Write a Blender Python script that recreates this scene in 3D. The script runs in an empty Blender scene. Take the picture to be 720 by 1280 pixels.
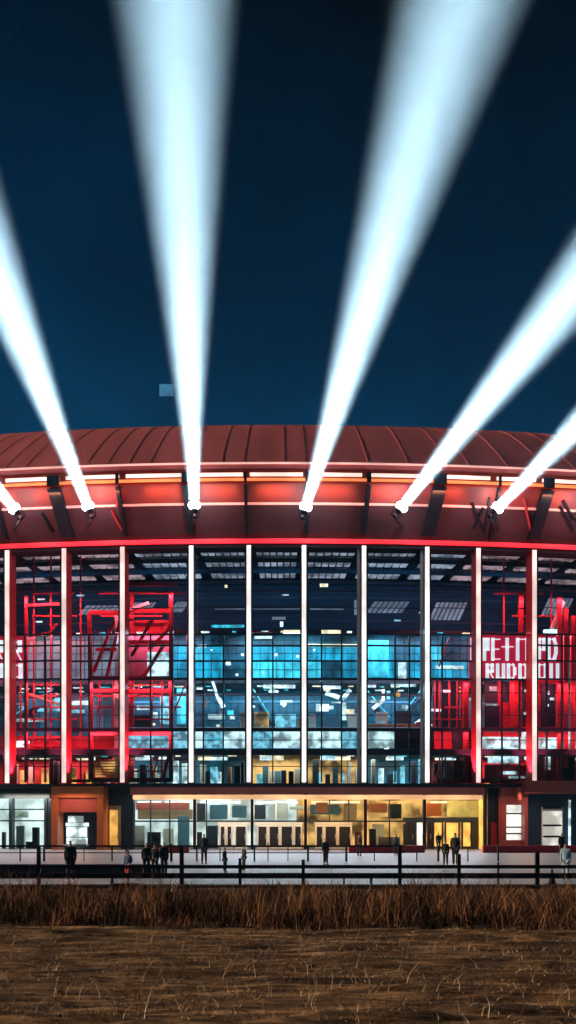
import bpy, bmesh, math, random
from mathutils import Vector, Matrix, noise as mnoise
random.seed(7)
sc = bpy.context.scene
COL = sc.collection
rad = math.radians

# ------------------------------------------------------------------ measurements
F, EYE, HOR = 1300.0, 2.2, 1033.4          # focal length in px of the photo, eye height, horizon row
RAD, XC = 180.0, -1.15                      # radius of the curved facade and its axis
YC = 100.0 + RAD

def arc(th, o, z):
    r = RAD + o
    return Vector((XC + r*math.sin(th), YC - r*math.cos(th), z))

def th_of(px, o):
    Y = 100.0 - o
    s = 0
    for _ in range(8):
        X = (px-360)/F*Y
        s = math.asin((X-XC)/(RAD+o))
        Y = YC - (RAD+o)*math.cos(s)
    return s, Y

def fp(px, py, o):
    s, Y = th_of(px, o)
    return arc(s, o, EYE + (HOR-py)/F*Y)

def zat(py, o, px=345):
    return fp(px, py, o).z

def gp(px, d, z=0.0):
    return Vector(((px-360)/F*d, d, z))

def dist_of(py):
    return F*EYE/(py-HOR)

# ------------------------------------------------------------------ mesh builder
class MB:
    def __init__(s):
        s.v, s.f = [], []
    def hexa(s, p):                          # 8 points: bottom loop of 4, top loop of 4
        n = len(s.v); s.v += [tuple(q) for q in p]
        for a in ((0,3,2,1),(4,5,6,7),(0,1,5,4),(1,2,6,5),(2,3,7,6),(3,0,4,7)):
            s.f.append(tuple(n+i for i in a))
        return s
    def box(s, x0,x1,y0,y1,z0,z1):
        return s.hexa([(x0,y0,z0),(x1,y0,z0),(x1,y1,z0),(x0,y1,z0),(x0,y0,z1),(x1,y0,z1),(x1,y1,z1),(x0,y1,z1)])
    def pbox(s, px0,px1,py0,py1,o,t):        # box on the curved facade: front face at offset o, t deep, py0 above py1
        a,_ = th_of(px0,o); b,_ = th_of(px1,o)
        zb, zt = zat(py1,o,(px0+px1)/2), zat(py0,o,(px0+px1)/2)
        return s.tbox(a,b,zb,zt,o,t)
    def tbox(s, a,b,zb,zt,o,t):
        q = [arc(a,o,zb),arc(b,o,zb),arc(b,o-t,zb),arc(a,o-t,zb),arc(a,o,zt),arc(b,o,zt),arc(b,o-t,zt),arc(a,o-t,zt)]
        return s.hexa(q)
    def bar(s, p, q, w, d=None, up=Vector((0,0,1))):
        p, q = Vector(p), Vector(q); d = d or w
        ax = (q-p).normalized()
        if abs(ax.dot(up)) > .95: up = Vector((0,1,0))
        u = ax.cross(up).normalized(); v = u.cross(ax).normalized()
        u, v = u*w/2, v*d/2
        return s.hexa([p-u-v,p+u-v,p+u+v,p-u+v,q-u-v,q+u-v,q+u+v,q-u+v])
    def tube(s, pts, radii, n=8, cap=True):
        pts = [Vector(p) for p in pts]; rings = []
        for i,p in enumerate(pts):
            t = (pts[min(i+1,len(pts)-1)]-pts[max(i-1,0)]).normalized()
            up = Vector((0,0,1)) if abs(t.z) < .9 else Vector((0,1,0))
            u = t.cross(up).normalized(); v = u.cross(t).normalized()
            r = radii[i] if isinstance(radii,(list,tuple)) else radii
            b = len(s.v)
            for k in range(n):
                a = 2*math.pi*k/n
                s.v.append(tuple(p+u*r*math.cos(a)+v*r*math.sin(a)))
            rings.append(b)
        for a,b in zip(rings,rings[1:]):
            for k in range(n):
                s.f.append((a+k,a+(k+1)%n,b+(k+1)%n,b+k))
        if cap:
            s.f.append(tuple(rings[0]+k for k in reversed(range(n))))
            s.f.append(tuple(rings[-1]+k for k in range(n)))
        return s
    def sweep(s, prof, a, b, n):             # closed profile [(o,z)...] swept along the facade arc
        m = len(prof); base = len(s.v)
        for i in range(n+1):
            th = a+(b-a)*i/n
            for o,z in prof: s.v.append(tuple(arc(th,o,z)))
        for i in range(n):
            for k in range(m):
                p, q = base+i*m+k, base+i*m+(k+1)%m
                s.f.append((p, q, q+m, p+m))
        s.f.append(tuple(base+k for k in range(m)))
        s.f.append(tuple(base+n*m+k for k in reversed(range(m))))
        return s
    def build(s, name, mat, parent=None, smooth=False, bevel=0):
        me = bpy.data.meshes.new(name); me.from_pydata(s.v, [], s.f); me.validate()
        bm = bmesh.new(); bm.from_mesh(me); bmesh.ops.recalc_face_normals(bm, faces=bm.faces); bm.to_mesh(me); bm.free()
        o = bpy.data.objects.new(name, me); COL.objects.link(o)
        if mat: me.materials.append(mat)
        if smooth:
            for p in me.polygons: p.use_smooth = True
        if parent: o.parent = parent; o.matrix_parent_inverse = parent.matrix_basis.inverted()
        if bevel:
            md = o.modifiers.new('edge','BEVEL'); md.width = bevel; md.segments = 2; md.limit_method = 'ANGLE'
        return o

def tag(o, label=None, cat=None, group=None, kind=None):
    if label: o['label'] = label
    if cat: o['category'] = cat
    if group: o['group'] = group
    if kind: o['kind'] = kind
    return o

def empty(name, loc, label=None, cat=None, group=None, rz=0):
    o = bpy.data.objects.new(name, None); COL.objects.link(o)
    o.location = loc; o.rotation_euler = (0,0,rz); o.empty_display_size = .2
    return tag(o, label, cat, group)

# ------------------------------------------------------------------ materials
def mat(name, base, rough=.5, metal=0, var=.25, scale=3.0, stretch=(1,1,1), em=None, es=0, emvar=0, emscale=1.0, bump=0, spec=.5):
    m = bpy.data.materials.new(name); m.use_nodes = True
    nt = m.node_tree; N, L = nt.nodes, nt.links
    b = N['Principled BSDF']
    b.inputs['Roughness'].default_value = rough; b.inputs['Metallic'].default_value = metal
    b.inputs['Specular IOR Level'].default_value = spec
    tc = N.new('ShaderNodeTexCoord'); mp = N.new('ShaderNodeMapping'); mp.inputs['Scale'].default_value = stretch
    L.new(tc.outputs['Object'], mp.inputs['Vector'])
    nz = N.new('ShaderNodeTexNoise'); nz.inputs['Scale'].default_value = scale; nz.inputs['Detail'].default_value = 5
    L.new(mp.outputs['Vector'], nz.inputs['Vector'])
    mx = N.new('ShaderNodeMix'); mx.data_type = 'RGBA'
    lo = [c*(1-var) for c in base]; hi = [min(1,c*(1+var)) for c in base]
    mx.inputs['A'].default_value = (*lo,1); mx.inputs['B'].default_value = (*hi,1)
    L.new(nz.outputs['Fac'], mx.inputs['Factor']); L.new(mx.outputs['Result'], b.inputs['Base Color'])
    r = N.new('ShaderNodeMapRange'); r.inputs['To Min'].default_value = max(.03,rough-.12); r.inputs['To Max'].default_value = min(1,rough+.12)
    L.new(nz.outputs['Fac'], r.inputs['Value']); L.new(r.outputs['Result'], b.inputs['Roughness'])
    if bump:
        bp = N.new('ShaderNodeBump'); bp.inputs['Strength'].default_value = bump; bp.inputs['Distance'].default_value = .05
        L.new(nz.outputs['Fac'], bp.inputs['Height']); L.new(bp.outputs['Normal'], b.inputs['Normal'])
    if em:
        b.inputs['Emission Color'].default_value = (*em,1)
        b.inputs['Emission Strength'].default_value = es
        if emvar:
            n2 = N.new('ShaderNodeTexNoise'); n2.inputs['Scale'].default_value = emscale; n2.inputs['Detail'].default_value = 3
            L.new(mp.outputs['Vector'], n2.inputs['Vector'])
            r2 = N.new('ShaderNodeMapRange'); r2.inputs['From Min'].default_value = .40; r2.inputs['From Max'].default_value = .60
            r2.inputs['To Min'].default_value = es*(1-emvar); r2.inputs['To Max'].default_value = es*(1+emvar)
            L.new(n2.outputs['Fac'], r2.inputs['Value']); L.new(r2.outputs['Result'], b.inputs['Emission Strength'])
    return m

def glass_mat(name, tint=(.82,.93,.97), refl=.06):
    m = bpy.data.materials.new(name); m.use_nodes = True
    nt = m.node_tree; N, L = nt.nodes, nt.links
    for n in list(N): N.remove(n)
    out = N.new('ShaderNodeOutputMaterial'); mx = N.new('ShaderNodeMixShader')
    tr = N.new('ShaderNodeBsdfTransparent'); tr.inputs['Color'].default_value = (*tint,1)
    gl = N.new('ShaderNodeBsdfGlossy'); gl.inputs['Roughness'].default_value = .03
    fr = N.new('ShaderNodeFresnel'); fr.inputs['IOR'].default_value = 1.35
    L.new(fr.outputs['Fac'], mx.inputs['Fac']); L.new(tr.outputs['BSDF'], mx.inputs[1]); L.new(gl.outputs['BSDF'], mx.inputs[2])
    L.new(mx.outputs['Shader'], out.inputs['Surface'])
    return m

M = dict(
    roof   = mat('roof_metal',(.68,.155,.155),.45,.1,.4,.45,(1,.15,.15)),
    fascia = mat('fascia_red',(.40,.045,.03),.45,0,.25,.8),
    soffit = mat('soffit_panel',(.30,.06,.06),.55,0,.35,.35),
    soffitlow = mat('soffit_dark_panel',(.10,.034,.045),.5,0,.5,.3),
    ribnavy = mat('rib_steel',(.005,.010,.022),.5,0,.3,2),
    navy   = mat('navy_steel',(.012,.028,.055),.5,.0,.3,2),
    dark   = mat('dark_panel',(.010,.024,.045),.55,0,.4,1),
    finred = mat('red_steel',(.60,.045,.07),.45,0,.2,1.5),
    fingrey= mat('grey_steel',(.35,.37,.40),.45,0,.2,1.5),
    white  = mat('white_paint',(.75,.75,.73),.5,0,.08,2),
    ledwhite = mat('led_white',(.8,.8,.8),.4,em=(1,.94,.90),es=1.15,emvar=.28,emscale=.35),
    ledpink  = mat('led_pink',(.8,.7,.7),.4,em=(1,.74,.66),es=1.0,emvar=.3,emscale=.35),
    ledrose  = mat('led_rose',(.8,.4,.4),.4,em=(1,.34,.28),es=1.0,emvar=.35,emscale=.3),
    ledroof  = mat('led_roof_edge',(.8,.5,.4),.4,em=(1,.50,.44),es=.85,emvar=.2,emscale=.3),
    canopyled= mat('led_canopy',(.8,.5,.3),.4,em=(1,.55,.25),es=1.0,emvar=.3,emscale=.3),
    ledwarm  = mat('led_warm',(.8,.7,.7),.4,em=(1,.76,.62),es=1.35,emvar=.3,emscale=.25),
    ledorange= mat('led_orange',(.8,.3,.1),.4,em=(1,.25,.08),es=1.25,emvar=.3,emscale=.25),
    ledred   = mat('led_red',(.8,.05,.05),.4,em=(1,.028,.05),es=1.2,emvar=.35,emscale=.2),
    teal   = mat('lit_teal_glass',(.02,.12,.16),.25,stretch=(1.6,1.6,.6),em=(.007,.19,.29),es=1.9,emvar=.6,emscale=.5),
    tealdim= mat('teal_wall_glow',(.012,.045,.07),.5,0,.4,.4,em=(.003,.055,.09),es=1.15,emvar=.8,emscale=.4),  # room light on the teal wall put in as patchy glow
    cyan   = mat('lit_cyan_glass',(.05,.3,.35),.25,stretch=(1.6,1.6,.6),em=(.05,.50,.62),es=1.15,emvar=.5,emscale=.7),
    pale   = mat('lit_pale_glass',(.1,.12,.12),.3,em=(.72,.88,.88),es=1.0,emvar=.7,emscale=.8),
    greyl  = mat('lit_grey_glass',(.04,.05,.06),.3,em=(.26,.28,.36),es=.7,emvar=.3,emscale=.6),
    lamp   = mat('lamp_diffuser',(.8,.8,.8),.4,em=(.92,1,1),es=1.25,emvar=.5,emscale=1.2),
    lampwarm = mat('warm_diffuser',(.8,.7,.5),.4,em=(1,.74,.46),es=1.4,emvar=.4,emscale=1.2),
    shopwarm = mat('warm_wall_glow',(.4,.26,.12),.5,0,.2,.8,em=(1,.46,.12),es=.6,emvar=.95,emscale=.5),  # warm shop light put into the emission, patchy
    shopyel  = mat('yellow_wall_glow',(.6,.45,.15),.5,0,.2,.8,em=(1,.52,.11),es=.85,emvar=.4,emscale=.7),  # amber shop light put into the emission of walls and panes
    shopwhite= mat('white_wall_glow',(.6,.6,.55),.5,0,.2,.8,em=(.95,.98,.88),es=.75,emvar=.5,emscale=.5),  # white room light put into the emission of walls and panes
    ceilcell = mat('ceiling_cell',(.2,.2,.22),.6,em=(.50,.50,.60),es=.55,emvar=.6,emscale=.5),
    ceilrose = mat('ceiling_cell_rose',(.2,.15,.15),.6,em=(.62,.36,.38),es=.6,emvar=.6,emscale=.5),
    slab   = mat('slab_concrete',(.10,.12,.15),.7,0,.25,1),
    wallnavy = mat('navy_wall',(.02,.07,.13),.7,0,.4,.3),
    redwall = mat('red_wall',(.55,.02,.04),.5,0,.25,.6),
    banner = mat('banner_red_glow',(.62,.012,.04),.55,0,.1,.8,em=(.66,.012,.05),es=.65),  # cloth glows: its lit look is put into the emission
    letter = mat('banner_white_glow',(.8,.78,.78),.5,0,.05,2,em=(1,.92,.94),es=.95),  # letters carry their brightness as glow
    orange = mat('orange_panel',(.62,.17,.06),.5,0,.2,1),
    canopyred = mat('canopy_red',(.62,.16,.13),.5,0,.3,.5),
    soffittan = mat('tan_soffit',(.62,.40,.22),.55,0,.2,.6),
    maroon = mat('maroon_panel',(.45,.10,.09),.5,0,.25,1),
    doorwhite = mat('door_white',(.75,.74,.70),.45,0,.06,2),
    doorglass = mat('door_glass_dark',(.03,.03,.035),.15,0,.3,1),
    rail   = mat('fence_paint',(.012,.018,.024),.5,0,.4,4),
    pave   = mat('paving',(.34,.45,.54),.42,0,.4,.35,(.35,2.2,1),bump=.02),
    soil   = mat('soil',(.06,.04,.025),.95,0,.5,1.2,(1,1,1),bump=.3),
    kerb   = mat('kerb',(.03,.03,.03),.8,0,.3,3),
    lens   = mat('searchlight_flare_dome',(.9,.9,.9),.2,em=(.8,.95,1),es=30),
    housing= mat('searchlight_body',(.03,.035,.045),.4,.5,.2,6),
    clutterA= mat('dark_goods',(.02,.03,.05),.5,0,.3,2),
    clutterB= mat('tan_goods',(.45,.30,.18),.6,0,.4,1.2),
    clutterC= mat('blue_goods',(.08,.22,.32),.5,0,.4,1.2),
    clutterD= mat('red_goods',(.5,.05,.05),.5,0,.4,1.2),
    clutterE= mat('pale_goods',(.7,.7,.66),.5,0,.2,1.2),
    screen = mat('lit_screen',(.1,.3,.35),.2,em=(.25,.62,.75),es=.8,emvar=.6,emscale=1.5),
)
GLASS = glass_mat('window_glass')

# ------------------------------------------------------------------ facade grid
A0, A1, NS = rad(-19.5), rad(19.5), 52
cols = [-134,-62,9,80,153,239,311,380,455,534,598,668,740,812]
OF = 1.7                                     # how far the fins stand out from the glass
stadium = empty('stadium', arc(0,0,0), 'large curved stadium with glazed front, white column fins and red lit roof band', 'stadium')

def part(mb, name, m, parent=None, **k): return mb.build(name, m, parent or stadium, **k)

# roof
z_e, z_l = zat(578,4.6), zat(603,4.6)
z_r = zat(531,-8)
prof = [(4.75,z_e),(2,z_e+2.1),(-2,z_e+4.9),(-5,z_e+6.75),(-8,z_r),(-20,z_r+2.5),(-32,z_r+3),(-32,z_r+2.2),(-20,z_r+1.7),(-8,z_r-.8),(-2,z_e+4.1),(4.6,z_e-.55)]
mb = MB().sweep(prof, A0, A1, NS)
top = prof[:6]
th = A0
while th < A1:                               # standing seams belong to the roof sheet
    for (o0,z0),(o1,z1) in zip(top,top[1:]):
        mb.bar(arc(th,o0,z0+.01), arc(th,o1,z1+.01), .06, .05)
    th += rad(random.choice((.62,.9,1.15)))
roof = part(mb,'roof',M['roof'])
# fascia below the roof edge
part(MB().sweep([(4.6,z_l),(4.6,z_e-.57),(4.3,z_e-.57),(4.3,z_l)],A0,A1,NS),'fascia',M['fascia'])
def strip(py0,py1,o,t,m,name='light_strip',a=A0,b=A1,n=NS,parent=None):
    return part(MB().sweep([(o,zat(py1,o)),(o,zat(py0,o)),(o-t,zat(py0,o)),(o-t,zat(py1,o))],a,b,n),name,m,parent)
strip(577.4,579.4,4.9,.12,M['ledroof'])
strip(597.2,600.4,4.72,.115,M['ledorange'])
# white strip, broken where the ribs come through
ribs = [(-150,.4),(-72,1.0),(3,.25),(78,1.15),(153,.3),(236,.55),(308,.25),(383,.3),(457,.4),(541,1.2),(617,.25),(674,1.05),(745,.3),(800,1.0)]
edges = [th_of(p,4.7)[0] for p,w in ribs]
for i in range(len(edges)-1):
    strip(590.6,594.6,4.74,.135,M['ledwarm'],a=edges[i]+rad(.1),b=edges[i+1]-rad(.1),n=4)
# soffit: from the roof edge back down to the head of the glazing
zs = zat(672,1.6)
z617 = zat(617,3.75)
zm = zs+(z_l+.02-zs)*(3.3-1.6)/2.7
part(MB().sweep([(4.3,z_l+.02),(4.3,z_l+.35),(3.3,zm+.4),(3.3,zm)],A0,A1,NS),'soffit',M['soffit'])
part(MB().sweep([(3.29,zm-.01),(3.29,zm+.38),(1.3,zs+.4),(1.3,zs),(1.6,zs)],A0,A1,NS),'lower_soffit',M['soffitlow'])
# thin rose line along the soffit
def soff_z(o): return zs+(z_l+.02-zs)*(o-1.6)/(4.3-1.6)
om = 3.3
part(MB().sweep([(om,soff_z(om)-.02),(om+.08,soff_z(om+.08)-.02),(om+.08,soff_z(om+.08)-.10),(om,soff_z(om)-.10)],A0,A1,NS),'light_strip',M['ledrose'])
# red tube at the foot of the soffit, dark head below it
strip(673.2,678,1.95,.30,M['ledred'])
part(MB().sweep([(1.6,zat(684,1.6)),(1.6,zs-.02),(-.3,zs-.02),(-.3,zat(684,1.6))],A0,A1,NS),'window_head',M['dark'])
# ribs under the soffit
for px,w in ribs:
    t,_ = th_of(px,3)
    hw = w/2/RAD
    m = MB()
    lean = 0 if abs(px-345) < 60 else (.25 if px < 345 else -.25)/RAD*w
    def rp(s,o,z): return arc(t+s*hw-(lean if o > 3 else -lean),o,z)
    zb = soff_z(1.7)-.05; ztp = soff_z(4.25)-.02
    m.hexa([rp(-1,1.75,zb),rp(1,1.75,zb),rp(1,2.5,zb-.05),rp(-1,2.5,zb-.05),rp(-1,4.2,ztp),rp(1,4.2,ztp),rp(1,4.82,ztp-.2),rp(-1,4.82,ztp-.2)])
    m.hexa([rp(-1,4.76,z_l),rp(1,4.76,z_l),rp(1,4.86,z_l),rp(-1,4.86,z_l),rp(-1,4.76,z_l+.95),rp(1,4.76,z_l+.95),rp(1,4.86,z_l+.95),rp(-1,4.86,z_l+.95)])
    part(m,'rib',M['ribnavy'])
# slanting struts under the soffit
def soff_pt(px,o): 
    t,_ = th_of(px,o); return arc(t,o,soff_z(o)-.22)
for a,b,oa,ob in ((140,156,3.2,2.0),(146,150,3.3,3.9),(590,603,3.6,2.2),(604,592,3.4,2.3),(612,606,3.9,2.2),(700,716,3.6,2.4),(716,704,3.0,3.9),(52,66,3.2,2.2),(655,664,3.9,2.3),(548,541,3.9,2.1)):
    part(MB().bar(soff_pt(a,oa),soff_pt(b,ob),.2,.25),'strut',M['finred'] if a in (140,146,548,655) else M['ribnavy'])

# ------------------------------------------------------------------ column fins
zc0, zc1 = zat(979,OF), zat(681,OF)
for px in cols:
    t,_ = th_of(px,OF)
    outer = px < 200 or px > 560
    w = (.24 if outer else .16)/RAD
    m = MB().tbox(t-w,t+w,zc0,zc1,OF-.01,OF-.12)
    c = part(m,'column',M['finred'] if outer else M['fingrey'])
    s = .2/RAD
    part(MB().tbox(t-s,t+s,zc0+.1,zc1-.05,OF+.08,.085),'light_strip',M['ledpink'] if outer else M['ledwhite'],c)
    if px in (455,534):                      # a second slim post stands beside these two
        u = th_of(px-7,1.0)[0]
        part(MB().tbox(u-.12/RAD,u+.12/RAD,zc0,zc1,1.1,.25),'post',M['fingrey'],c)

# ------------------------------------------------------------------ curtain wall bays
bays = list(zip(cols,cols[1:]))
hrows = [738,793,807,826,849,912,940]
inner = {(239,311):(254,279),(311,380):(341,),(380,455):(402,427),(455,534):(494,512),(534,598):(553,),(598,668):(628,650),
         (668,740):(684,703),(153,239):(188,215),(80,153):(111,),(9,80):(31,56)}
for a,b in bays:
    bay = empty('window', arc(th_of((a+b)/2,0)[0],0,zc0)); bay.parent = stadium; bay.matrix_parent_inverse = stadium.matrix_basis.inverted()
    m = MB()
    sign = (a,b) in ((598,668),)
    for y in hrows:
        if sign and y in (807,826): continue
        h = 1.0 if y not in (912,940) else 2.2
        if y == 940: h = 3.6
        m.pbox(a+3,b-3,y-h,y+h,.10,.2)
    for x in inner.get((a,b),((a*2+b)/3,(a+2*b)/3)):
        m.pbox(x-.9,x+.9,793,850 if not sign else 794,.13,.26) if True else 0
        m.pbox(x-.8,x+.8,850,978,.13,.26)
    for y in (760,866,894,925,958):
        m.pbox(a+5.2,b-5.2,y-.45,y+.45,.06,.1)
    m.pbox(a+2,a+5,684,979,.12,.24); m.pbox(b-5,b-2,684,979,.12,.24)
    f = m.build('mullion_frame',M['navy'],bay)
    MB().pbox(a+4,b-4,685,978,.02,.03).build('pane',GLASS,bay)

# ------------------------------------------------------------------ floors and inner walls
def band(o0,o1,z0,z1,name,m,a=A0,b=A1,n=NS): return part(MB().sweep([(o0,z0),(o0,z1),(o1,z1),(o1,z0)],a,b,n),name,m)
ZA = zat(980,0); ZB = zat(938,0); ZC = zat(850,-5); ZD = zat(792,-5); ZT = zat(684,0)
band(1.9,-14,ZA-.36,ZA,'floor_slab',M['dark'])
band(-.5,-14,ZB-.35,ZB,'floor_slab',M['slab'])
band(-4.7,-14,ZC-.35,ZC,'floor_slab',M['slab'])
band(-4.7,-14,ZD,ZD+.4,'floor_slab',M['dark'])
band(-.6,-31,ZT+.25,ZT+.55,'ceiling',M['navy'])
band(-14,-14.4,0,ZT+.2,'back_wall',M['wallnavy'])
band(-31,-31.5,0,z_r+2.1,'rear_wall',M['navy'])
for s in (A0,A1):
    part(MB().tbox(s-.2/RAD,s+.2/RAD,0,z_e-1,1,32),'end_wall',M['navy'])

# glowing ceiling cells, three rows per bay
rows = ((-1.2,-3.2),(-4.9,-7.6),(-9.7,-12.6))
for a,b in bays:
    ta,tb = th_of(a+7,0)[0], th_of(b-7,0)[0]
    n = 6
    for (o0,o1) in rows:
        m = MB()
        for k in range(n):
            u0 = ta+(tb-ta)*(k+.12)/n; u1 = ta+(tb-ta)*(k+.88)/n
            m.sweep([(o0,ZT+.05),(o0,ZT+.2),(o1,ZT+.2),(o1,ZT+.05)],u0,u1,1)
        part(m,'ceiling_panel',M['ceilrose'] if (b < 200 or a > 590) else M['ceilcell'])
for o in (-4.1,-8.6,-13.4):
    band(o,o-.3,ZT-.35,ZT+.04,'ceiling_beam',M['navy'])

# level C: teal glazed rooms along the gallery
rnd = random.Random(11)
def lit(px0,px1,py0,py1,o,m,name='lit_window',t=.12): return part(MB().pbox(px0,px1,py0,py1,o,t),name,M[m])
xs = [x for x in range(-134,816,25)]
for a,b in bays:
    seg = [a+4]+list(inner.get((a,b),((a*2+b)/3,(a+2*b)/3)))+[b-4]
    for x0,x1 in zip(seg,seg[1:]):
        left, right = x1 < 158, x0 > 590
        if left:
            lit(x0+1,x1-1,794,848,-5,'greyl')
        elif right:
            lit(x0+1,x1-1,794,848,-5,'tealdim')
        else:
            for y0,y1 in ((794,806),(808,825),(827,847)):
                k = rnd.random()
                lit(x0+.8,x1-.8,y0,y1,-5,'cyan' if (k < .22 and y0 > 800) else ('tealdim' if k > .82 or y0 < 800 else 'teal'))
# level B back wall and glass fronts
for a,b in bays:
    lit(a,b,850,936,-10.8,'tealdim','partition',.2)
    seg = [a+4]+list(inner.get((a,b),((a*2+b)/3,(a+2*b)/3)))+[b-4]
    for x0,x1 in zip(seg,seg[1:]):
        if 150 < x0 < 470:
            lit(x0+.6,x1-.6,914,935,-2.6,'pale' if rnd.random() < .75 and x0 > 240 else 'screen','balustrade',.08)
        elif x0 >= 590: lit(x0+.6,x1-.6,914,936,-2.6,'pale' if rnd.random() < .5 else 'shopwhite','balustrade',.08)
        elif x0 < 150: part(MB().pbox(x0+.6,x1-.6,920,938,-2.6,.08),'balustrade',M['redwall'])
        else: part(MB().pbox(x0+.6,x1-.6,914,936,-2.6,.08),'balustrade',M['dark'])
COLN = dict(clutterA='dark',clutterB='tan',clutterC='blue',clutterD='red',clutterE='white',screen='glowing blue',pale='pale lit',shopwarm='warm lit',shopyel='amber',orange='orange',cyan='cyan',tealdim='dim teal',lamp='bright white',maroon='maroon',greyl='grey')
ORD = ['first','second','third','fourth','fifth','sixth','seventh','eighth','ninth','tenth','eleventh']
GOODS = []
def goods(px0,px1,py0,py1,o,m,kind,t,floor):
    if px1 < 2 or px0 > 718: return
    ob = MB().pbox(px0,px1,py0,py1,o,t).build(kind,M[m],bevel=.03)
    n = sum(1 for c in cols if 0 < c < (px0+px1)/2 and c < 720)
    where = 'left of the first column' if n == 0 else ('right of the ninth column' if n >= 9 and False else None)
    if n == 0: where = 'left of the first white column'
    elif n >= 10: where = 'right of the last white column'
    else: where = f'right of the {ORD[n-1]} white column'
    GOODS.append((ob,kind.replace('_',' '),COLN[m],where,floor,px0))
    return ob
# level A shop rooms
for a,b in bays:
    c = (a+b)/2
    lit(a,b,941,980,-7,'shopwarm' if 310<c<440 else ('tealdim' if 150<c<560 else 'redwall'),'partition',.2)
    for k in range(7):
        x = a+6+(b-a-12)*(k+rnd.uniform(.1,.6))/7; w = rnd.uniform(3,8); h = rnd.uniform(10,30)
        mm = rnd.choice(('clutterA','clutterA','clutterB','clutterC','clutterE','clutterE','screen','pale'))
        if (a < 150 or b > 560): mm = rnd.choice(('clutterA','clutterA','clutterD','clutterD','clutterE','shopwarm'))
        goods(x,x+w,978-h,979.5,-rnd.uniform(2.5,6),mm,'shop_shelf',rnd.uniform(.4,1),'in the lower shops')
    for k in range(2):
        x = rnd.uniform(a+8,b-30)
        lit(x,x+rnd.uniform(14,24),rnd.uniform(943,947),950,-rnd.uniform(2,4),'lampwarm' if rnd.random()<.5 else 'lamp','ceiling_light',.4)

# ceiling lights, counters and screens seen through the middle bays
fix = [ # px0,px1,py0,py1,offset,material,name
 (268,385-4,759.5,761,-13,'greyl','handrail'),(264,305,781,784,-6,'cyan','ceiling_light'),(388,430,760,761.5,-13,'greyl','handrail'),
 (350,354,777,783,-4,'lamp','ceiling_light'),(340,357,771,774,-5,'greyl','ceiling_light'),(443,446,750,768,-.6,'greyl','banner_post'),
 (354,375,787.5,792,-3,'lampwarm','ceiling_light'),(402,426,787.5,792,-3,'lampwarm','ceiling_light'),(316,341,788,790.5,-3.5,'redwall','ceiling_light'),
 (318,340,795,798,-4.5,'pale','ceiling_light'),(247,258,806,808.4,-4.4,'lamp','ceiling_light'),(384,448,805,808,-4.6,'lampwarm','ceiling_light'),
 (281,284,731,734,-2,'lampwarm','ceiling_light'),(400,410,729.5,733,-2,'lampwarm','ceiling_light'),
 (329,369,856,860,-4.9,'lamp','ceiling_light'),(336,348,863,866.5,-6,'lamp','ceiling_light'),(404,426,857,861,-4.9,'lamp','ceiling_light'),
 (248,300,851.5,854,-4.8,'greyl','ceiling_light'),(455,470,856,859,-5,'lamp','ceiling_light'),(489,520,855,858,-5,'pale','ceiling_light'),
 (395,411,880,889,-6,'lamp','screen'),(427,433,878,900,-5,'pale','kiosk'),(318,336,890,910,-4,'shopwarm','kiosk'),(344,370,893,911,-5,'screen','kiosk'),
 (372,380,898,911,-4,'clutterB','kiosk'),(386,395,893,911,-4,'clutterE','kiosk'),(405,425,895,911,-5,'clutterC','kiosk'),(435,450,892,911,-4.5,'clutterE','kiosk'),
 (260,281,893,899,-4,'pale','counter'),(286,294,894,899,-5,'pale','counter'),(255,270,899,911,-6,'tealdim','counter'),(275,300,901,911,-5,'clutterC','counter'),
 (300,306,890,911,-3,'clutterE','kiosk'),(262,276,922,924,-2.2,'cyan','handrail'),
 (455,466,880,896,-5,'clutterC','kiosk'),(470,485,890,911,-4,'clutterE','kiosk'),(495,515,888,911,-5,'clutterA','kiosk'),
 (460,527,905,911,-3,'clutterB','counter'),(538,552,886,889,-3,'lamp','ceiling_light'),(541,556,893,911,-5,'clutterA','kiosk'),
 (563,585,896,911,-4,'clutterA','kiosk'),(545,580,832,836,-4.7,'pale','screen'),(460,486,800,846,-4.6,'cyan','screen'),(498,508,828,848,-4.6,'pale','screen'),
 (164,190,894,911,-4,'clutterA','kiosk'),(171,187,882,887,-4.5,'pale','ceiling_light'),(160,196,852,857,-4.9,'lampwarm','ceiling_light'),
 (88,110,876,881,-6,'pale','ceiling_light'),(84,105,887,891,-6,'screen','ceiling_light'),(16,58,898,902,-5,'pale','ceiling_light'),(16,36,926,934,-2.3,'lamp','screen'),
 (46,74,871,889,-8,'screen','screen'),(34,62,870,884,-7,'tealdim','screen'),(200,214,870,905,-7,'screen','screen'),(221,232,860,905,-8,'cyan','screen'),
 (608,640,880,892,-4,'pale','counter'),
]
for x0,x1,y0,y1,o,m,nm in fix:
    if nm in ('kiosk','counter','screen'): goods(x0,x1,y0,y1,o,m,nm,.25,'in the glazed gallery')
    else: lit(x0,x1,y0,y1,o,m,nm,.25)
for px in cols:
    part(MB().pbox(px-2.2,px+2.2,851,936,-6.5,.5),'inner_column',M['navy'])
    part(MB().pbox(px-2.2,px+2.2,686,791,-9,.5),'inner_column',M['navy'])
band(-3.0,-3.06,zat(909,-3)-.03,zat(909,-3)+.03,'handrail',M['greyl'])
band(-5.0,-5.5,zat(868,-5.2)-.12,zat(868,-5.2)+.12,'duct',M['slab'])
band(-8.0,-8.4,zat(877,-8)-.1,zat(877,-8)+.1,'duct',M['clutterC'])
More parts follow.
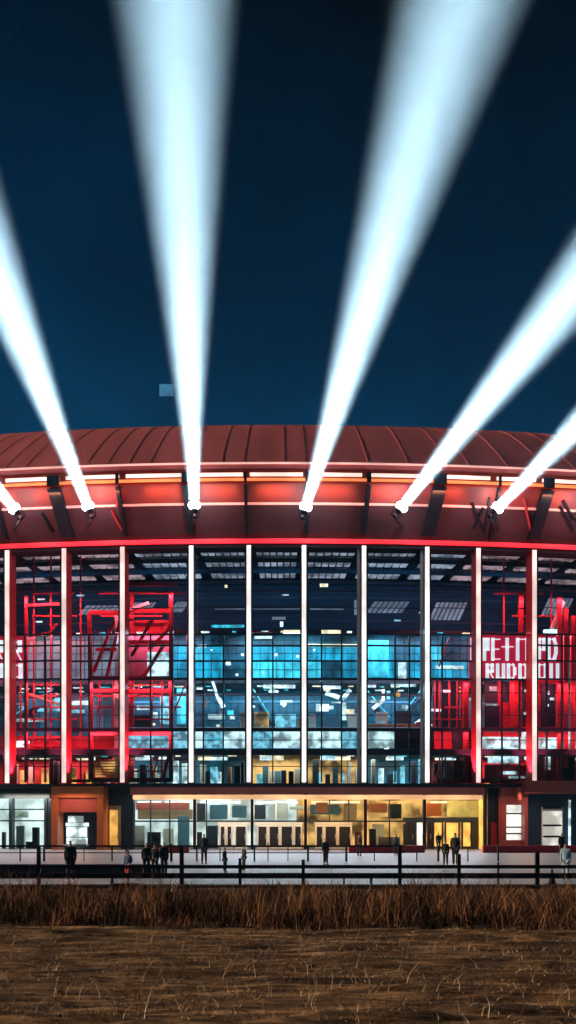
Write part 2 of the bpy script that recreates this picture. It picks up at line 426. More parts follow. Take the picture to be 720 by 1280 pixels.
for (a,b),o in ((((18,905),(72,868)),-8),(((500,906),(530,866)),-8.5),(((456,870),(486,906)),-9.5),(((316,870),(338,905)),-9.5)):
    p,q = fp(*a,o),fp(*b,o)
    part(MB().bar(p,q,1.2,.35),'escalator',M['navy'])
    part(MB().bar(p+Vector((0,-.7,.75)),q+Vector((0,-.7,.75)),.1,.1),'escalator_rail',M['cyan'])
rl = random.Random(5)
nd = 0
for a,b in bays:
    if a < 0 or b > 720: continue
    for (o,z,n) in ((-6.5,ZC-.42,3),(-9.5,ZC-.42,2),(-1.8,ZB-.42,2),(-3.5,ZD-.1,2)):
        for k in range(n):
            if rl.random() < .25: continue
            px = a+10+(b-a-20)*(k+rl.uniform(.2,.8))/n
            t = th_of(px,o)[0]; w = rl.uniform(.14,.5)/RAD
            part(MB().tbox(t-w,t+w,z,z+.1,o,.5),'downlight',M[rl.choice(('lamp','lamp','lampwarm','cyan'))]); nd += 1
for k in range(56):  # small glints of light added at random as glowing panels
    px = rl.uniform(244,592) if k < 44 else rl.uniform(20,235)
    y = rl.choice((rl.uniform(853,908),rl.uniform(853,908),rl.uniform(915,933),rl.uniform(740,790)))
    w = rl.uniform(1,7); h = rl.uniform(.8,3) if w > 3 else rl.uniform(1,7)
    if y < 800: w *= .7; h = .8
    part(MB().pbox(px-w,px+w,y-h,y+h,-rl.uniform(2,9.5),.1),'glow_panel',M[rl.choice(('pale','pale','lamp','cyan','greyl','screen','lampwarm','shopwarm'))])
for a,b in bays:                              # fine sash bars of the gallery rooms, one grille per bay
    m = MB(); n = 6
    for k in range(1,n):
        x = a+4+(b-a-8)*k/n; m.pbox(x-.35,x+.35,794,848,-4.85,.08)
    for y in (800,816.5,837): m.pbox(a+4,b-4,y-.35,y+.35,-4.93,.05)
    part(m,'window_grille',M['navy'])
    m = MB()
    for y in (864,877,890,902): m.pbox(a+4,b-4,y-.3,y+.3,-10.6,.06)
    for k in range(1,7):
        x = a+4+(b-a-8)*k/7; m.pbox(x-.4,x+.4,858,911,-10.5,.06)
    part(m,'partition_grille',M['navy'])
# lamps with slanted shades in the gallery
for pts in (((266,852),(272,872)),((272,872),(280,884)),((407,866),(424,872)),((428,874),(438,862)),((466,886),(478,876)),((520,905),(532,897)),((548,905),(560,888))):
    p,q = fp(*pts[0],-4.3), fp(*pts[1],-4.3)
    part(MB().bar(p,q,.26,.4),'ceiling_light',M['lamp'])
for x,y,w in ((303,818,3),(285,829,5),(296,843,3),(264,812,2),(329,840,2),(355,882,3),(414,884,5),(317,883,3),(402,851,2),(290,897,4),(441,920,4),(372,820,3),(393,812,2),(345,818,3),(612,856,3),(685,848,3),(690,865,3),(661,880,3)):
    part(MB().pbox(x-w*.6,x+w*.6,y-w*.4,y+w*.4,-4.2,.5),'ceiling_light',M['lamp'],bevel=.08)
# white folded membranes hanging high in the hall
for x0,x1,y0,y1 in ((462,508,752,766),(540,580,753,775),(102,150,757,768),(163,190,753,766),(215,232,752,765),(680,712,748,770)):
    m = MB(); n = 7
    for k in range(n):
        xa = x0+(x1-x0)*k/n; xb = x0+(x1-x0)*(k+.75)/n
        p0,p1 = fp(xa+6,y0,-3-.3*(k%2)),fp(xb+6,y0,-3); p2,p3 = fp(xa-4,y1,-3.6),fp(xb-4,y1,-3.6-.3*(k%2))
        d = Vector((0,.08,0))
        m.hexa([p2,p3,p3+d,p2+d,p0,p1,p1+d,p0+d])
    part(m,'ceiling_membrane',M['greyl'])
# slim trusses across the dark upper hall
for y,o in ((747,-12),(776,-9)):
    z = zat(y,o)
    band(o,o-.15,z-.07,z+.07,'truss',M['slab'])

# ------------------------------------------------------------------ red steel frames behind the glass
def frame_thing(name,label,cat,bars,o,base,w=.4):
    e = empty(name,fp(*base,o),label,cat)
    for nm,p,q,dx,mm in bars:
        MB().bar(fp(p[0],p[1],o+dx),fp(q[0],q[1],o+dx),w if nm != 'brace' else w*.75).build(nm,M[mm],e)
    return e
R='finred'; LAT = []
tower = frame_thing('steel_tower','tall red steel stair tower with crossed braces behind the left glass bays','steel tower',[
 ('post',(115,976),(112,766),0,R),('post',(214,976),(214,740),0,R),('post',(146,976),(146,770),-1.5,'clutterE'),('post',(165,976),(165,742),-2.4,R),
 ('beam',(112,766),(152,766),0,R),('beam',(160,764),(214,764),0,R),('beam',(112,848),(214,848),0,R),('beam',(113,864),(214,864),0,R),
 ('beam',(113,917),(214,917),.1,R),('beam',(113,938),(214,938),0,R),('beam',(114,975),(214,975),0,R),('beam',(160,803),(212,803),-.5,R),
 ('brace',(117,840),(143,776),-.4,R),('brace',(133,848),(150,775),-.9,R),('brace',(186,812),(212,786),-.5,R),('brace',(165,820),(190,775),-.7,R),
 ('brace',(180,846),(205,806),-.9,R),('brace',(204,976),(214,930),-.2,R),('brace',(120,812),(146,812),-.6,R),
 ('beam',(160,730),(222,730),-.3,R),('brace',(163,762),(186,754),.1,'clutterE'),
],-1.2,(160,976))
for (x0,x1,y0,y1,o,e_) in ((12,110,690,976,-2.4,tower),(115,240,690,976,-3.0,tower),(600,716,690,792,-2.6,None),(537,597,850,976,-2.2,None)):
    LAT.append((x0,x1,y0,y1,o,e_))
m = MB()
for k in range(7): m.pbox(118+k*.2,143,952+k*3.4,954+k*3.4,-1.6-.25*k,.3)
m.build('stair_flight',M['shopwarm'],tower)
MB().pbox(117,142,958,974,-3.4,.3).build('rear_panel',M['redwall'],tower)
MB().pbox(168,212,775,846,-3.9,.15).build('rear_panel',M['redwall'],tower)
MB().pbox(184,211,815,846,-3.2,.15).build('sign_plate',M['pale'],tower)
frame_thing('steel_portal','low red steel frame behind the leftmost glass bays','steel frame',[
 ('post',(33,976),(33,745),0,R),('beam',(33,932),(111,932),0,R),('beam',(33,946),(110,946),.1,'clutterE'),('brace',(34,866),(72,880),-.3,'clutterB'),
 ('beam',(33,757),(75,755),-.8,R),('brace',(40,795),(62,791),-.6,R),('brace',(62,791),(71,780),-.6,R),('post',(65,976),(65,946),-.2,R),('beam',(84,976),(110,976),0,R),
],-1.2,(60,976),.28)
rt = frame_thing('steel_gantry','broad red steel frame and wall panels behind the right glass bays','steel gantry',[
 ('post',(582,976),(582,850),0,R),('post',(699,976),(699,745),0,R),('post',(651,790),(651,742),-.4,R),('beam',(545,976),(700,976),0,R),('post',(707,960),(707,760),-.5,R),
 ('beam',(540,944),(590,944),0,'clutterE'),('beam',(600,912),(700,912),0,R),('brace',(688,790),(704,752),-.3,'clutterE'),('beam',(680,790),(700,790),-.2,'pale'),
 ('post',(716,976),(716,770),-.8,R),('brace',(520,905),(541,903),-.6,R),('post',(528,976),(530,905),-.6,R),('beam',(640,850),(640,912),-.5,R),
],-1.2,(640,976),.45)
for x0,x1,y0,y1,o in ((576,586,850,976,-2.2),(625,652,878,911,-2.2),(640,652,851,878,-2.2),(622.5,626.5,851,911,-2.3),(695,706,851,911,-2.2),(668,676,851,911,-2.3),(676,697,845,854,-2.2),(606,664,956,977,-1.9),(543,565,914,938,-2.0),(670,700,940,977,-1.9),(603,652,911,921,-2.0),(673,703,911,922,-2.0)):
    MB().pbox(x0,x1,y0,y1,o,.12).build('wall_panel',M['redwall'],rt)
for x0,x1,y0,y1,o in ((606,622,852,879,-2.1),(627,639.5,852,877,-2.1),(606,624,882,910,-2.0),(653,667.5,851,911,-2.1),(676.5,694.5,855,911,-2.0),(567,596,951,977,-1.6),(566,577,912,948,-1.8),(704,718,944,977,-1.6),(541,574,851,911,-3.2)):
    MB().pbox(x0,x1,y0,y1,o,.15).build('dark_panel',M['dark'],rt)
for x0,x1,y0,y1,o in ((608,652,923,934,-1.8),(610,650,943,954,-1.8),(656,664,915,950,-1.8),(676,698,922,933,-1.8),(612,621,858,864,-1.9),(656,659,862,865,-1.9),(660,663,874,877,-1.9),(655,658,890,893,-1.9),(683,687,864,868,-1.8),(688,693,872,875,-1.8),(683,686,880,883,-1.8),(628,646,964,968,-1.7),(682,688,946,962,-1.7),(636,656,970,973,-1.7)):
    MB().pbox(x0,x1,y0,y1,o,.1).build('glow_panel',M['pale'],rt)
rk = random.Random(23)
for x0,x1,y0,y1,o,e_ in LAT:
    m = MB()
    for x in [x0+(x1-x0)*(k+rk.uniform(.1,.9))/6 for k in range(6)]:
        ya = rk.choice((y0,850,793)) if y0 < 800 else y0; m.bar(fp(x,ya,o),fp(x,rk.choice((y1,min(y1,938))),o),.16)
    for y in (742,770,856,870,884,899,922,931,950,964):
        if y0 < y < y1 and rk.random() < .75:
            xa = x0+(x1-x0)*rk.uniform(0,.4); xb = x1-(x1-x0)*rk.uniform(0,.4); m.bar(fp(xa,y,o+.1),fp(xb,y,o+.1),.15)
    for k in range(4 if y1 > 900 else 0):
        xa = rk.uniform(x0,x1-18); ya = rk.choice((793,850,912,938)); m.bar(fp(xa,ya+40,o+.2),fp(xa+rk.uniform(10,18),ya+4,o+.2),.14)
    m.build('lattice',M['finred'],e_ or rt)
# ------------------------------------------------------------------ banners with block lettering
S = {'P':[(0,0,0,1),(0,1,.9,1),(.9,1,.9,.5),(0,.5,.9,.5)],'E':[(0,0,0,1),(0,1,1,1),(0,.5,.8,.5),(0,0,1,0)],'t':[(.45,0,.45,1),(0,.62,1,.62)],
 '-':[(0,.6,1,.6)],'L':[(0,1,0,0),(0,0,1,0)],'D':[(0,0,0,1),(0,1,.75,1),(.75,1,1,.7),(1,.7,1,.3),(1,.3,.75,0),(0,0,.75,0)],'n':[(0,0,0,1),(0,1,1,1),(1,1,1,0)],
 'R':[(0,0,0,1),(0,1,.9,1),(.9,1,.9,.5),(0,.5,.9,.5),(.4,.5,1,0)],'U':[(0,1,0,0),(0,0,1,0),(1,0,1,1)],'O':[(0,0,0,1),(0,1,1,1),(1,1,1,0),(0,0,1,0)],
 'I':[(.5,0,.5,1)],'d':[(0,0,0,.62),(0,.62,1,.62),(0,0,1,0),(1,0,1,1)],'B':[(0,0,0,1),(0,1,.9,1),(.9,1,.9,0),(0,.5,.9,.5),(0,0,.9,0)]}
def lettering(parent,rows,o):
    m = MB()
    for text,y0,y1,t in rows:
        for ch,x0,x1 in text:
            lx, hx = x0+t/2, x1-t/2
            if hx < lx: lx = hx = (x0+x1)/2
            for j,(a,b,c,d) in enumerate(S[ch]):
                p = fp(lx+(hx-lx)*a, y1-t/2-(y1-y0-t)*b, o+.004*j); q = fp(lx+(hx-lx)*c, y1-t/2-(y1-y0-t)*d, o+.004*j)
                if (q-p).length < .05: continue
                ax = (q-p).normalized()*t/29
                m.bar(p-ax,q+ax,t/13,.06)
    return m.build('lettering',M['letter'],parent)
b1 = MB().pbox(586.5,701,793.5,850,-.35,.06).build('banner',M['banner'])
tag(b1,'wide red banner with white block letters behind the right columns','banner')
lettering(b1,[([('B',588,597),('P',603.5,612.5),('E',614,625.5),('t',627,642),('n',645,661),('P',672,682.5),('D',684,697)],797,826,4.2),
              ([('I',589,595),('R',607,618),('U',620,631.5),('D',633.5,645.5),('D',648,660),('O',671,684),('I',686,692),('I',694,700)],829,849,4.2)],-.31)
b2 = MB().pbox(-62,32,795.5,852,-.35,.06).build('banner',M['banner'])
tag(b2,'red banner with white letters at the left edge, cut by a column','banner')
lettering(b2,[([('P',-58,-44),('E',-40,-28),('D',-24,-12),('R',-9,5),('R',14,28.5)],800,826,5.6),([('U',-50,-36),('D',-32,-20),('O',-9,5),('O',14,28.5)],829,849,5.4)],-.31)

# ------------------------------------------------------------------ ground floor
GO = -1.5                                     # shopfront set back under the slab
band(1.95,1.75,zat(993,1.9),ZA-.38,'canopy_fascia',M['canopyred'],th_of(163,1.9)[0],th_of(606,1.9)[0],30)
band(1.7,1.2,zat(999,1.7),zat(993.6,1.7),'light_strip',M['canopyled'],th_of(166,1.7)[0],th_of(603,1.7)[0],30)
band(1.15,-10,ZA-1.0,ZA-.4,'canopy_soffit',M['soffittan'],th_of(164,1.7)[0],th_of(606,1.7)[0],30)
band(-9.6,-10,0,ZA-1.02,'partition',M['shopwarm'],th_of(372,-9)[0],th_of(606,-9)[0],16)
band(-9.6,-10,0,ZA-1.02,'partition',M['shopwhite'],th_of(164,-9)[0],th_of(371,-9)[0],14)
band(.6,-10,.02,.05,'shop_floor',M['slab'],th_of(0,0)[0],th_of(700,0)[0],30)
pillars = [165,243,315,382,457,531,607]
for px in pillars:
    part(MB().pbox(px-1.8,px+1.8,982,1062,1.6,.4),'pillar',M['navy'])
for px in (188,212,258,286,345,412,436,487):
    part(MB().pbox(px-.8,px+.8,1000,1062,GO,.15),'shopfront_post',M['navy'] if px not in (286,345) else M['doorwhite'])
def arcth(px0,px1,o): return th_of(px0,o)[0], th_of(px1,o)[0]
for a,b in zip(pillars,pillars[1:]):
    t0,t1 = arcth(a+2,b-2,GO)
    sf = part(MB().tbox(t0,t1,zat(1027.5,GO),zat(1025.5,GO),GO+.03,.15),'shopfront_rail',M['navy'])
    MB().pbox(a+3,b-3,1000,1061,GO-.05,.03).build('pane',GLASS,sf)
# row of doors: white leaves with dark glass
def door(px0,px1,py0,o,frame,gl):
    zb, zt = .06, zat(py0,o,px0)
    a,b = arcth(px0,px1,o); w = .16/RAD
    m = MB().tbox(a,a+w,zb,zt,o,.12).tbox(b-w,b,zb,zt,o,.12).tbox(a+w,b-w,zt-.18,zt,o,.12).tbox(a+w,b-w,zb,zb+.22,o,.12)
    d = part(m,'door',M[frame])
    MB().tbox(a+w,b-w,zb+.22,zt-.18,o-.04,.04).build('glass',M[gl],d)
    MB().tbox(b-w*1.6,b-w*1.15,1.0,1.5,o+.06,.05).build('handle',M['fingrey'],d)
for x0,x1 in ((274,282.5),(282.5,291),(293,309),(321,335),(335,350),(350,367),(367,378),(394,405),(405,422),(422,440)):
    door(x0,x1,1031,GO+.3,'doorwhite','doorglass')
part(MB().pbox(272,379,1027.8,1030.8,GO+.32,.2),'door_head',M['doorwhite'])
part(MB().pbox(393,441,1027.8,1030.8,GO+.32,.2),'door_head',M['doorwhite'])
for x0,x1 in ((534,541),(541,554),(556,575),(577,590),(590,602)):
    door(x0,x1,1026,GO+.5,'navy','shopyel' if x0 > 540 and x0 < 578 else 'doorglass')
part(MB().pbox(504,603,1022,1026,GO+.5,.3),'door_head',M['navy'])
door(507,519,1026,GO+.5,'navy','doorglass'); door(519,531,1026,GO+.5,'navy','shopwhite')
part(MB().pbox(559,603,1001,1021,GO-1,.15),'transom_light',M['shopyel'])
part(MB().pbox(462,525,1001,1021,GO-2,.15),'transom_light',M['shopwarm'])
def zfoot(o): return HOR+(EYE-.06)*F/(100-o)
# things inside the shops
for x0,x1,y0,y1,o,m_ in ((168,180,1032,1060,-4,'clutterE'),(184,200,1040,1060,-3.5,'clutterA'),(204,216,1036,1060,-5,'clutterE'),(222,236,1020,1060,-6,'clutterC'),
  (246,256,1004,1026,-4,'clutterA'),(262,284,1006,1024,-6,'clutterC'),(290,308,1007,1022,-7,'clutterC'),(318,332,1006,1024,-6,'clutterA'),(345,360,1003,1024,-4,'clutterE'),(362,380,1008,1012,-4,'clutterE'),
  (388,424,1006,1018,-7,'clutterC'),(430,446,1004,1026,-6,'clutterB'),(462,470,1036,1060,-4,'clutterA'),(466,480,1030,1058,-6,'clutterE'),(474,500,1046,1060,-4,'clutterB'),(444,452,1040,1061,-3,'clutterD'),(486,502,1005,1023,-3,'clutterA'),(533,552,1004,1020,-4,'orange'),(462,484,1004,1016,-3.5,'orange'),(395,410,1003,1016,-3.5,'orange'),
  (505,515,1030,1060,-5,'clutterA'),(246,252,1040,1060,-4,'clutterA'),(258,272,1032,1060,-5,'clutterA'),(170,236,1003,1012,-4,'maroon'),(172,240,1012,1024,-6,'clutterB')):
    goods(x0,x1,y0,min(y1,1060) if y1 < 1058 else zfoot(o),o,m_,'shop_fitting' if y1 > 1035 else 'hanging_panel',.5,'in the ground floor shops')
for x0,x1 in ((172,200),(206,236),(250,300),(320,372),(390,450),(464,520),(540,596)):
    part(MB().pbox(x0,x1,1001.5,1004,-4.5,.6),'ceiling_light',M['lamp'] if x1 < 380 else M['lampwarm'])

# left end of the ground floor: white lit window, orange portal, amber door
part(MB().pbox(-134,62,981,998,.6,1.2),'wall_panel',M['dark'])
part(MB().pbox(-134,62,998,1063,-2.2,.3),'glow_wall',M['shopwhite'])
for px in (-90,-40,13,57,62): part(MB().pbox(px-2,px+2,998,1063,.5,.7),'pillar',M['navy'])
for y in (1012,1026): part(MB().pbox(-134,55,y-.8,y+.8,.35,.12),'window_bar',M['navy'])
MB().pbox(-134,56,998,1062,.2,.03).build('pane',GLASS,stadium)
for x0,x1,y0,y1,o,m_ in ((2,6,1040,1062,-1.2,'clutterB'),(16,34,1014,1022,-1.2,'clutterE'),(40,48,1034,1062,-1.2,'clutterA'),(20,30,1032,1058,-1.5,'clutterE'),(32,40,1052,1062,-1,'clutterA')):
    goods(x0,x1,y0,y1 if y1 < 1055 else zfoot(o),o,m_,'shop_fitting' if y1 > 1035 else 'hanging_panel',.4,'in the ground floor shop')
por = part(MB().pbox(64,129,983,997,2.3,3),'portal',M['orange'])
MB().pbox(64,72,997.3,1063,2.3,3).build('portal_side',M['orange'],por); MB().pbox(121,129,997.3,1063,2.3,3).build('portal_side',M['orange'],por)
MB().pbox(72.2,120.8,997.3,1015,2.1,2.8).build('portal_head',M['maroon'],por)
MB().pbox(72.2,120.8,1015.2,1063,.6,.8).build('recess',M['dark'],por)
for x0,x1,y0,y1 in ((85,104,1020,1028),(82,110,1028.5,1033),(83,108,1034,1046),(83,109,1047,1055),(75,110,1056,1059)):
    MB().pbox(x0,x1,y0,y1,.7+.05*((y0*7)%3),.25).build('display_panel',M['pale'],por)
part(MB().pbox(129.2,165,981,1063,.5,1.4),'pier',M['navy'])
part(MB().pbox(133,151,1007,1062,.56,.05),'door_surround',M['clutterB'])
door(135,149.5,1010,.64,'clutterB','shopyel')
# right end: dark pier, brown portal, dark wall with a lit window and a slab hood
part(MB().pbox(609.5,626,982,1063,.9,1.4),'pier',M['navy'])
part(MB().pbox(603,609,999,1063,.8,1.2),'pier_edge_glow',M['shopyel'])  # orange light on the pier edge put in as a glowing part
part(MB().pbox(614,621,1028,1062,1.0,.08),'red_panel',M['redwall'])
por = part(MB().pbox(626.2,660,984,1006,1.6,2.2),'portal',M['maroon'])
MB().pbox(626.2,633,1006.2,1063,1.6,2.2).build('portal_side',M['maroon'],por); MB().pbox(656,660,1006.2,1063,1.6,2.2).build('portal_side',M['maroon'],por)
MB().pbox(633.2,655.8,1006.2,1050,.6,.2).build('lit_window',M['shopwhite'],por)
MB().pbox(633.2,655.8,1050.2,1063,.9,.6).build('sill_wall',M['maroon'],por)
for y in (1017,1034,1042): MB().pbox(633.2,655.8,y-.9,y+.9,.75,.1).build('window_bar',M['dark'],por)
part(MB().pbox(660.2,815,992,1063,.5,1.4),'wall_panel',M['wallnavy'])
part(MB().pbox(656,815,976,991.8,2.6,4),'hood',M['maroon'])
w_ = part(MB().pbox(677,704,1009,1062,.62,.1),'window',M['doorwhite'])
MB().pbox(678.5,702.5,1014,1061,.68,.05).build('pane',M['shopwhite'],w_)
for y in (1010,1032,1046): MB().pbox(679,702,y-1.5,y+1,.76,.06).build('blind',M['dark'],w_)
part(MB().pbox(711,713.5,1000,1060,.7,.1),'downpipe',M['pale'])
part(MB().pbox(648,652,984,1000,2.6,.8),'bracket',M['maroon'])

# labels of the goods: repeats of one colour in one bay are told apart by their order
from collections import defaultdict
_g = defaultdict(list)
for it in GOODS: _g[it[1:5]].append(it)
for (kind,coln,where,floor),its in _g.items():
    its.sort(key=lambda q: q[5])
    for i,it in enumerate(its):
        pre = '' if len(its) == 1 else (['left ','right '] if len(its) == 2 else ['leftmost ','middle ','third ','fourth ','fifth ','sixth '])[i]
        tag(it[0],f'{pre}{coln} {kind} {floor} {where}',kind,f'{kind}s {floor}')
# rooftop sign panel on a mast
mp_ = fp(208,535,-8)
sg = empty('roof_screen',mp_,'small teal lit panel on a thin mast above the roof','screen')
p = fp(208,488,-8)
MB().bar(mp_-Vector((0,0,1)),p,.05).build('mast',M['navy'],sg)
MB().box(p.x-.72,p.x+.72,p.y-.15,p.y+.0,p.z-.6,p.z+.6).build('panel',mat('roof_panel_face',(.05,.2,.28),.4,em=(.045,.16,.27),es=.8,emvar=.3,emscale=2),sg)

# ------------------------------------------------------------------ searchlights
beams = [(-95,638,-720,300),(18,636,-300,250),(110,633,-137,0),(243,632,221,0),(382,634,577,0),(502,634,1010,0),(622,635,1245,0),(730,640,1500,0)]
names = {0:'leftmost searchlight, outside the left roof rib',18:'searchlight nearest the left edge aimed low to the left',110:'searchlight aimed up and left beside the dark left rib',243:'searchlight aimed straight up left of the middle',
 382:'searchlight leaning right just right of the middle',502:'searchlight leaning far right beside the dark right rib',622:'searchlight aimed low right under the orange soffit',730:'outermost right searchlight beyond the last rib'}
LO = 5.9; BEAM = 1.15e6
for px,py,tx,ty in beams:
    P = fp(px,py,LO)
    T = Vector(((tx-360)/F*P.y, P.y, EYE+(HOR-ty)/F*P.y))
    D = (T-P).normalized(); D = (D+Vector((0,-.05,0))).normalized()
    e = empty('searchlight',P-D*.9-Vector((0,0,.4)),names.get(px,names[0]),'searchlight','searchlights along the roof soffit')
    MB().tube([P-D*.7,P-D*.65,P-D*.45,P-D*.33],[.18,.28,.33,.35],20).build('housing',M['housing'],e,True)
    MB().tube([P-D*.32,P-D*.2,P-D*.02,P+D*.15,P+D*.30,P+D*.42,P+D*.48],[.33,.48,.56,.56,.46,.28,.06],20).build('lens',M['lens'],e,True)  # glowing dome swollen to stand for the flare round the lamp
    side = D.cross(Vector((0,1,0))).normalized()
    MB().bar(P-D*.4+side*.52,P-D*1.1+side*.3,.08).bar(P-D*.4-side*.52,P-D*1.1-side*.3,.08).bar(P-D*1.1+side*.32,P-D*1.1-side*.32,.1).build('yoke',M['housing'],e)
    t,_ = th_of(px,2.2)
    MB().bar(P-D*1.1,arc(t,2.3,soff_z(2.3)-.1),.2).bar(P-D*1.15,arc(t,3.6,soff_z(3.6)-.1),.12).build('arm',M['navy'],e)
    ld = bpy.data.lights.new('beam','AREA'); ld.energy = BEAM; ld.color = (.93,.94,1.0)
    ld.shape = 'DISK'; ld.size = .95; ld.spread = rad(15.5 if 200 < px < 450 else 14)
    lo = bpy.data.objects.new('beam_lamp',ld); COL.objects.link(lo)
    lo.rotation_euler = D.to_track_quat('-Z','Y').to_euler(); lo.location = P+D*.52
    lo.parent = e; lo.matrix_parent_inverse = Matrix.Translation(e.location).inverted()

# ------------------------------------------------------------------ lamps of the building, many unseen and added
def area(loc,size,energy,color,target=None,sy=None):
    ld = bpy.data.lights.new('unseen_light','AREA'); ld.energy = energy; ld.color = color; ld.shape = 'RECTANGLE'; ld.size = size; ld.size_y = sy or size
    o = bpy.data.objects.new('unseen_light',ld); COL.objects.link(o); o.location = loc
    if target is not None: o.rotation_euler = (Vector(target)-Vector(loc)).to_track_quat('-Z','Y').to_euler()
    o.visible_camera = False
    return o
for px,c in ((60,(1,.25,.25)),(200,(.6,.75,1)),(345,(.6,.85,1)),(490,(.6,.8,1)),(640,(1,.2,.2))):
    t,_ = th_of(px,-7)
    area(arc(t,-7.5,ZC-.5),9,1300 if c[0] < 1 else 1500,c,arc(t,-7.5,0),4)
    area(arc(t,-4.5,ZB-.5),9,400 if c[0] < 1 else 900,(1,.8,.6) if c[0] < 1 else c,arc(t,-4.5,0),3)
    area(arc(t,-2.8,ZD-.3),9,900 if c[0] < 1 else 1700,c,arc(t,-3.2,0),2)
for px,e_,c in ((30,500,(.95,1,.9)),(205,330,(1,.80,.6)),(345,330,(1,.86,.7)),(490,300,(1,.52,.16)),(570,260,(1,.50,.14))):
    t,_ = th_of(px,-4); area(arc(t,-3.5,ZA-1.15),8,e_,c,arc(t,-2.5,0),4)
# unseen lights added to boost the cove strips; red uplights on the ledge
for k in range(15):
    t = rad(-12.3+24.6*(k+.5)/15)
    area(arc(t,4.75,z_l-.75),3.2,70,(1,.30,.13),arc(t,3.4,z_l-1.2),.25)
for px in (9,80,153,598,668,740):
    for d in (-1,1):
        t = th_of(px,1)[0]+d*1.0/RAD
        ld = bpy.data.lights.new('uplight','SPOT'); ld.energy = 5500; ld.color = (1,.07,.11); ld.spot_size = rad(70); ld.spot_blend = .6; ld.shadow_soft_size = .15
        o = bpy.data.objects.new('uplight',ld); COL.objects.link(o); o.location = arc(t,1.3,zc0+.5)
        o.rotation_euler = (arc(th_of(px,1)[0],1.0,zc0+16)-o.location).to_track_quat('-Z','Y').to_euler()
for px in (60,200,345,490,640):  # unseen blue lights added to tint the dark upper hall
    t,_ = th_of(px,-8)
    area(arc(t,-6.5,ZT-.6),9,110,(.07,.55,1),arc(t,-13,ZT-5),.4)
# unseen red lights added behind the glass to redden the outer bay frames
for px in (45,116,190,566,634,700):
    t,_ = th_of(px,-.6)
    for py,e_ in ((742,560),(852,420),(915,200)):
        area(arc(t,-.55,zat(py,-.6)),4.2,e_*(.62 if px > 400 else .9),(1,.10,.13),arc(t,-2.6,zat(py,-.6)-4),.25)
# unseen lights added at the canopy for doors, paving and red wall foot
for px in (30,100,205,280,345,420,490,570,650):
    t,_ = th_of(px,1)
    if px in (100,650):
        area(arc(t,3.4,ZA-.6),3,160,(1,.5,.3),arc(t,5,0),.3)
        continue
    area(arc(t,1.1,ZA-1.15),5,260,(1,.80,.56) if px < 400 else (1,.58,.22),arc(t,-1.4,.5),.3)
    area(arc(t,2.4,ZA-.9),5,(270 if px > 240 else 110),(.48,.77,1),arc(t,40,0),.5)
    area(arc(t,2.2,ZA-1.3),5,90,(1,.20,.13),arc(t,6,0),.4)

# ------------------------------------------------------------------ ground
def sheet(name,x0,x1,y0,y1,z,m,nx=1,ny=1,hf=None,kind='structure'):
    b = MB()
    for j in range(ny+1):
        for i in range(nx+1):
            x, y = x0+(x1-x0)*i/nx, y0+(y1-y0)*j/ny
            b.v.append((x,y,z+(hf(x,y) if hf else 0)))
    for j in range(ny):
        for i in range(nx):
            p = j*(nx+1)+i; b.f.append((p,p+1,p+nx+2,p+nx+1))
    o = b.build(name,m,None,True); return tag(o,kind=kind)
D_FIELD, D_FENCE = dist_of(1160), 38.0
sheet('ground',-400,400,-300,500,-.06,M['soil'])
sheet('pavement',-90,90,D_FENCE-.4,101.5,0,M['pave'])
tag(MB().box(-60,60,D_FENCE-.75,D_FENCE-.41,-.3,.10).build('kerb',M['kerb']),kind='structure')

# field: mown straw over soil, furrows running across the view
def straw_mat():
    m = bpy.data.materials.new('straw_field'); m.use_nodes = True
    nt = m.node_tree; N, L = nt.nodes, nt.links; b = N['Principled BSDF']; b.inputs['Roughness'].default_value = .9; b.inputs['Specular IOR Level'].default_value = .2
    tc = N.new('ShaderNodeTexCoord'); mp = N.new('ShaderNodeMapping'); mp.inputs['Scale'].default_value = (.35,2.2,1); L.new(tc.outputs['Object'],mp.inputs['Vector'])
    n1 = N.new('ShaderNodeTexNoise'); n1.inputs['Scale'].default_value = 1.6; n1.inputs['Detail'].default_value = 9; n1.inputs['Roughness'].default_value = .7; L.new(mp.outputs['Vector'],n1.inputs['Vector'])
    cr = N.new('ShaderNodeValToRGB'); e = cr.color_ramp.elements
    e[0].position = .34; e[0].color = (.035,.02,.012,1); e[1].position = .64; e[1].color = (.56,.34,.17,1)  # light and shade of the furrows put into straw and soil streaks
    k = cr.color_ramp.elements.new(.5); k.color = (.16,.09,.045,1)
    L.new(n1.outputs['Fac'],cr.inputs['Fac']); L.new(cr.outputs['Color'],b.inputs['Base Color'])
    bp = N.new('ShaderNodeBump'); bp.inputs['Strength'].default_value = .8; bp.inputs['Distance'].default_value = .06; L.new(n1.outputs['Fac'],bp.inputs['Height']); L.new(bp.outputs['Normal'],b.inputs['Normal'])
    return m
def fh(x,y):
    a = mnoise.fractal(Vector((x*.25,y*1.5,0)),1,2,4)*.10 + mnoise.fractal(Vector((x*1.3,y*4.0,3)),1,2,3)*.035
    return a
sheet('field',-16,16,9,D_FIELD+.6,.06,straw_mat(),260,330,fh)
sheet('verge',-40,40,D_FIELD+.55,D_FENCE-.74,-.02,M['soil'],80,40,lambda x,y: .08*mnoise.noise(Vector((x*.6,y*.6,1))))

